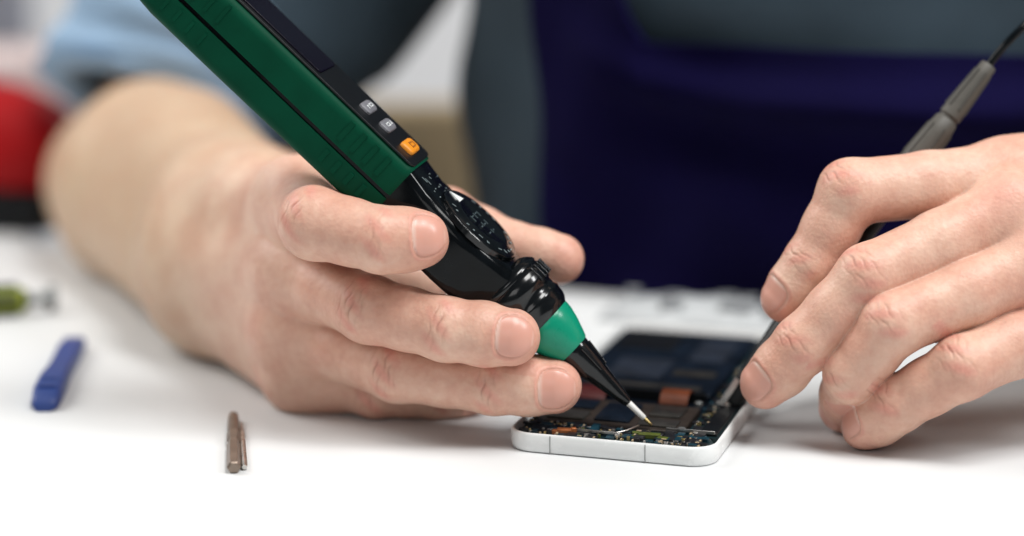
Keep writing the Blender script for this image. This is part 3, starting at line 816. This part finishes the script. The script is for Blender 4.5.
for bx, mt, zz in (((5, 49, 54.5, 58.5), 'black_matt', 6.6), ((8, 46, 62, 66), 'can', 5.75), ((12, 30, 74, 96), 'sticker', 5.5), ((33, 47, 78, 84), 'can', 5.9), ((34, 46, 98, 126), 'sticker', 5.55), ((6, 26, 108, 130), 'black_matt', 5.9)):
    m = MB(); m.loft([[(x, y, 3.2) for x, y in rrect(*bx, .6)], [(x, y, zz) for x, y in rrect(*bx, .6)]]); m.build('film_strip' if mt == 'sticker' else 'connector_bar', M[mt], PH, True, 30, .1)
m = MB(); m.loft([[(x, y, 3.0) for x, y in rrect(6, 15.5, 4.2, 12, 1.5)], [(x, y, 5.9) for x, y in rrect(6, 15.5, 4.2, 12, 1.5)]])
m.build('speaker_module', M['black_matt'], PH, True, 30, .3)
m = MB(); m.box((PW-5.2, 46, 5.0), (5.5, 60, 2.2)); m.build('side_module', M['black_matt'], PH, True, 30, .4)

# ------------------------------------------------------------------ hand-held probe on the right
pt = P(725, 409.5, rest_d(725, 410, 4.9)+1)
pe = P(989, 65, 21)
ax2 = pe-pt; LP = np.linalg.norm(ax2)
PB = empty('test_probe', pt, frame_from(pt, ax2, V(.8, .6, 0)*.2+V(0, 0, 1)))
tag(PB, 'slim black test probe with grey boot, held against the right edge of the phone', 'test probe')
m = MB(); m.lathe([(0, .35), (.6, .8), (1.5, 1.05), (3, 1.1)], n=20); m.box((-2.7, 5.2, 2.3), (1.7, 9.5, 1.2), .05); m.box((-2.9, .8, 2.4), (2.4, .9, 1.3), .5); m.build('probe_tip', M['metal'], PB, True, 50)
m = MB(); m.lathe([(2.2, 1.2), (2.6, 2.7), (4, 3.1), (17, 3.9), (30, 4.9), (42, 4.8), (60, 4.2), (92, 4.0), (95, 4.0)], n=36); m.build('grip', M['black_matt'], PB, True, 50)
m = MB(); m.lathe([(94, 4.9), (95, 5.1), (108, 4.3), (113.2, 3.7), (113.6, 3.2), (114.4, 3.15), (114.8, 3.65), (116, 3.6), (130, 2.75), (LP-.4, 2.65), (LP, 2.3), (LP+.05, 1.4)], n=40)
boot = m.build('strain_relief', M['boot'], PB, True, 45)
m = MB()
for (u0, u1, r0, r1) in ((98, 110, 4.85, 4.15), (117.5, LP-3, 3.5, 2.75)):
    for k in range(6):
        a = 2*PI*k/6+.35
        m.tube([(r0*math.cos(a), u0, r0*math.sin(a)), (r1*math.cos(a), u1, r1*math.sin(a))], [.42, .34], 8)
m.build('boot_slot', plain('dark_slot', (.045, .042, .036), .6), boot, True, 50)
m = MB()
cab = [(0, LP-3, 0), (0, LP+4, 0), (.4, LP+10, 0), (2.2, LP+20, -2), (8, LP+45, -10), (22, LP+80, -25), (50, LP+110, -50), (95, LP+120, -70)]
m.tube(spline(cab), 1.25, 14); m.build('cable', M['black'], PB, True, 60)

# ------------------------------------------------------------------ loose tools on the table
a, b = T(44, 412), T(77, 346)
L_ = np.linalg.norm(b-a); ang = math.atan2(b[1]-a[1], b[0]-a[0])
PT = empty('pry_tool', a, Matrix.Rotation(ang-PI/2, 3, 'Z'))
tag(PT, 'blue plastic pry tool lying on the white table', 'pry tool')
m = MB(); secs = []
for t, w, h in ((0, 3.0, 1.5), (.03, 5.0, 4.0), (.12, 5.4, 6.2), (.3, 5.2, 6.6), (.46, 4.5, 5.9), (.58, 4.5, 5.8), (.78, 4.8, 5.8), (.93, 4.5, 4.8), (.985, 3.2, 2.4), (1, 1.6, 1.4)):
    secs.append([(x, t*L_, z+.05) for x, z in rrect(-w*.86, w*.86, 0, h, 1.5, 5)])
m.loft(secs); m.build('handle', M['blue'], PT, True, 60)
m = MB(); m.box((0, L_*.12, 6.3), (5.5, 3, .5)); m.box((0, L_*.2, 6.7), (5.5, 2, .5)); m.build('grip_ridge', M['blue'], PT, True, 30, .2)

a, b = T(234, 474), T(233.5, 421)
L_ = np.linalg.norm(b-a); ang = math.atan2(b[1]-a[1], b[0]-a[0])
BT = empty('screwdriver_bit', a, Matrix.Rotation(ang-PI/2, 3, 'Z'))
tag(BT, 'small brown steel screwdriver bit lying end on in the foreground', 'screwdriver bit', 'screwdriver bits on the table')
def hexring(u, r, z0=1.85, n=6, rot=0): return [(r*math.cos(2*PI*k/n+rot), u, z0+r*math.sin(2*PI*k/n+rot)) for k in range(n)]
m = MB(); m.loft([hexring(0, 1.5), hexring(.6, 2.1), hexring(L_*.42, 2.1), hexring(L_*.44, 1.8), hexring(L_*.48, 1.8), hexring(L_*.5, 2.1), hexring(L_*.62, 2.1), hexring(L_*.65, 1.9)])
m.build('shank', M['tan_metal'], BT, True, 25, .15)
m = MB(); m.tube([(0, L_*.64, 1.85), (0, L_*.9, 1.85), (0, L_*.98, 1.85), (0, L_, 1.85)], [1.85, 1.8, 1.6, 1.0], 20); m.build('tip', M['tan_metal'], BT, True, 50)
BT2 = empty('screwdriver_bit', a+np.array([2.75, 3, 0]), Matrix.Rotation(ang-PI/2+.015, 3, 'Z'))
tag(BT2, 'thin pale steel bit lying against the right side of the brown bit', 'screwdriver bit', 'screwdriver bits on the table')
m = MB(); m.tube([(0, 0, 1.1), (0, 1, 1.1), (0, L_*.6, 1.1), (0, L_*.72, 1.1)], [.7, 1.0, 1.0, .6], 18); m.build('shank', M['metal'], BT2, True, 50)
m = MB(); m.tube([(0, L_*.71, 1.1), (0, L_*.84, 1.1)], [.6, .35], 12); m.build('tip', M['metal'], BT2, True, 50)

# lime handled screwdriver, far left
a, b = T(-40, 318), T(57, 311)
L_ = np.linalg.norm(b-a); ang = math.atan2(b[1]-a[1], b[0]-a[0])
SD = empty('screwdriver', a, Matrix.Rotation(ang-PI/2, 3, 'Z'))
tag(SD, 'screwdriver with lime and black handle and grey shaft beside the blue pry tool', 'screwdriver')
m = MB(); m.tube([(0, 0, 5.2), (0, 1.5, 5.2), (0, L_*.3, 5.2), (0, L_*.6, 5.2), (0, L_*.66, 5.2), (0, L_*.68, 5.2)], [3, 4.8, 5.1, 5.0, 4.2, 3.0], 28); m.build('handle', M['lime'], SD, True, 50)
m = MB()
for k in range(5):
    t = 2*PI*k/5-.9
    m.tube([(4.6*math.cos(t), 4, 5.2+4.6*math.sin(t)), (4.6*math.cos(t), L_*.6, 5.2+4.6*math.sin(t))], [2.0, 1.9], 10)
m.tube([(0, L_*.6, 5.2), (0, L_*.7, 5.2)], [5.0, 3.4], 24)
m.build('grip', M['black_matt'], SD, True, 50)
m = MB(); m.tube([(0, L_*.69, 5.2), (0, L_*.9, 5.2)], 2.2, 18); m.tube([(0, L_*.9, 5.2), (0, L_*.905, 5.2), (0, L_*.99, 5.2), (0, L_, 5.2)], [2.2, 4.6, 4.6, 4.0], 20); m.build('shaft', M['dull_steel'], SD, True, 50)

# red and black tool far back on the left
a = T(20, 226)
RD = empty('red_tool', a, Matrix.Rotation(math.radians(-10), 3, 'Z'))
tag(RD, 'red and black hand tool standing at the back of the table behind the elbow', 'tool')
m = MB(); m.loft([[(x, y, z) for x, y in rrect(-48+g, 20-g, -16+g, 34-g, 9)] for z, g in ((0, 2), (1.5, 0), (15, 0), (18, 3))]); m.build('base', M['black_matt'], RD, True, 50)
m = MB(); m.loft([[(x+dx, y, z+.22*(x+14)*(-1 if z > 30 else 0)*(1 if x < 30 else 0)) for x, y in rrect(-50+g, 22-g, -17+g, 36-g, 14)] for z, g, dx in ((17, 6, -3), (20, 2, -2), (34, 0, 2), (46, 3, 5), (55, 9, 4), (61, 18, 0))]); m.build('housing', M['red'], RD, True, 60)
m = MB(); m.tube([(-10, 0, 12), (12, -6, 18), (22, -4, 28)], [6, 6, 4], 16); m.build('trigger', M['red'], RD, True, 60)

# white back cover lying behind the phone
ba = T(596, 321)
BC = empty('phone_cover', ba, Matrix.Rotation(-th, 3, 'Z'))
tag(BC, 'pale plastic phone cover with small clips lying behind the opened phone', 'phone cover')
m = MB(); secs = []
for i in range(15):
    y = i*2.2; 
    secs.append([(x, y, z) for x, z in [(76*k/24, .1 + 6.5*math.sin(PI*min(1, max(0, (76*k/24)/76)))**.5*math.sin(PI*(i+.4)/15)**.6 + 1.1*abs(math.sin(k*.9+i*.3))) for k in range(25)] + [(76*k/24, .02) for k in range(24, -1, -1)]])
m.loft(secs); m.build('shell', M['cover'], BC, True, 60)
m = MB(); rb = random.Random(3)
for i in range(16):
    m.box((rb.uniform(8, 70), rb.uniform(5, 24), 6.2), (rb.uniform(4, 9), rb.uniform(2, 5), rb.uniform(2, 4)), rb.uniform(-.3, .3))
m.build('inner_clips', M['cover_dark'], BC, True, 30, .4)['kind'] = 'stuff'

# ------------------------------------------------------------------ setting
ed = T(700, 296); 
tx = np.array([math.cos(math.radians(20)), -math.sin(math.radians(20)), 0]); ty = np.array([math.sin(math.radians(20)), math.cos(math.radians(20)), 0])
c0 = front - YA*4
pts = [c0 + tx*1100, c0 - tx*330, c0 - tx*330 + np.array([-60, 260, 0]), np.array([-900, c0[1]+520, 0]), np.array([-1000, -900, 0]), np.array([1100, -900, 0])]
v = [(p[0], p[1], 0) for p in pts] + [(p[0], p[1], -28) for p in pts]
k = len(pts)
f = [tuple(range(k)), tuple(range(2*k-1, k-1, -1))] + [(i, i+k, (i+1) % k + k, (i+1) % k) for i in range(k)]
tb = mesh_obj('table', v, f, M['table'], None, False, bevel=1.5)
tag(tb, 'smooth white work table top', None, kind='structure'); 
wl = MB(); wl.box((0, 1300, 300), (4200, 20, 2400)); w = wl.build('wall', M['wall'], None, False); tag(w, 'pale wall far behind the table', None, kind='structure')
fl = MB(); fl.box((0, 300, -760), (4200, 3000, 20)); w = fl.build('floor', M['wall'], None, False); tag(w, 'pale floor under the table', None, kind='structure')
# pale wooden chair in the gap between arm and torso
ca = P(430, 190, 520)
CH = empty('wooden_chair', (ca[0], ca[1], -750)); tag(CH, 'pale wooden chair back seen between the arm and the torso', 'chair')
zt = P(430, 98, 520)[2]
m = MB(); m.box((0, 0, 750+zt-60), (230, 18, 120)); m.build('backrest', M['wood'], CH, True, 30, 6)
m = MB(); m.box((0, 130, 450), (380, 360, 24)); m.build('seat', M['wood'], CH, True, 30, 6)
for sx in (-1, 1):
    m = MB(); m.box((sx*105, 0, (750+zt)/2-10), (28, 22, 750+zt-40)); m.build('leg', M['wood'], CH, True, 30, 4)
    m = MB(); m.box((sx*150, 280, 220), (34, 34, 436)); m.build('leg', M['wood'], CH, True, 30, 4)
# cabinet and pink carton at the far left
q = P(-226, 60, 560)
m = MB(); m.box((q[0]-30, q[1], q[2]-300), (300, 200, 900)); cb = m.build('cabinet', M['lav'], None, True, 30, 6); tag(cb, 'grey cabinet in the far left corner of the background', 'cabinet')
q = T(40, 190); 
m = MB(); m.box((q[0]+10, q[1]+70, 28), (110, 60, 56)); cb = m.build('carton', M['pink'], None, True, 30, 3); tag(cb, 'pale pink carton behind the red tool', 'carton')

# ------------------------------------------------------------------ light
W = bpy.data.worlds.new('World'); S.world = W; W.use_nodes = True
bg = W.node_tree.nodes['Background']; bg.inputs['Color'].default_value = (.93, .97, 1.0, 1); bg.inputs['Strength'].default_value = .09
def area(name, loc, target, size, power, col=(1, 1, 1), sy=None):
    l = bpy.data.lights.new(name, 'AREA'); l.energy = power; l.color = col; l.size = size
    if sy: l.shape = 'RECTANGLE'; l.size_y = sy
    o = bpy.data.objects.new(name, l); COL.objects.link(o); o.location = loc
    o.rotation_euler = (Vector(target)-Vector(loc)).to_track_quat('-Z', 'Y').to_euler(); return o
area('window_lamp', (-1.0, .35, .95), (0, 0, .05), .7, 14, (1, .98, .95), .9)
area('ceiling_lamp', (.38, -.30, 1.4), (.05, 0, 0), .5, 19.5, (1, .99, .97), .7)
area('front_lamp', (-.35, -1.25, .75), (0, 0, .05), .7, 2.4, (1, .98, .96), .5)

area('side_lamp', (1.0, -.32, 1.0), (0, 0, .05), .2, 9, (1, 1, 1), .5)

# ------------------------------------------------------------------ camera
cam = bpy.data.cameras.new('camera'); co = bpy.data.objects.new('camera', cam); COL.objects.link(co)
cam.lens = 85; cam.sensor_width = 36; cam.clip_end = 50; cam.clip_start = .02
co.location = CAM*.001; co.rotation_euler = (PI/2-PITCH, 0, 0)
cam.dof.use_dof = True; cam.dof.focus_distance = .719; cam.dof.aperture_fstop = 2.9; cam.dof.aperture_blades = 9
S.camera = co
S.view_settings.view_transform = 'Standard'; S.view_settings.look = 'None'; S.view_settings.exposure = 0; S.view_settings.gamma = 1
S.cycles.use_denoising = True
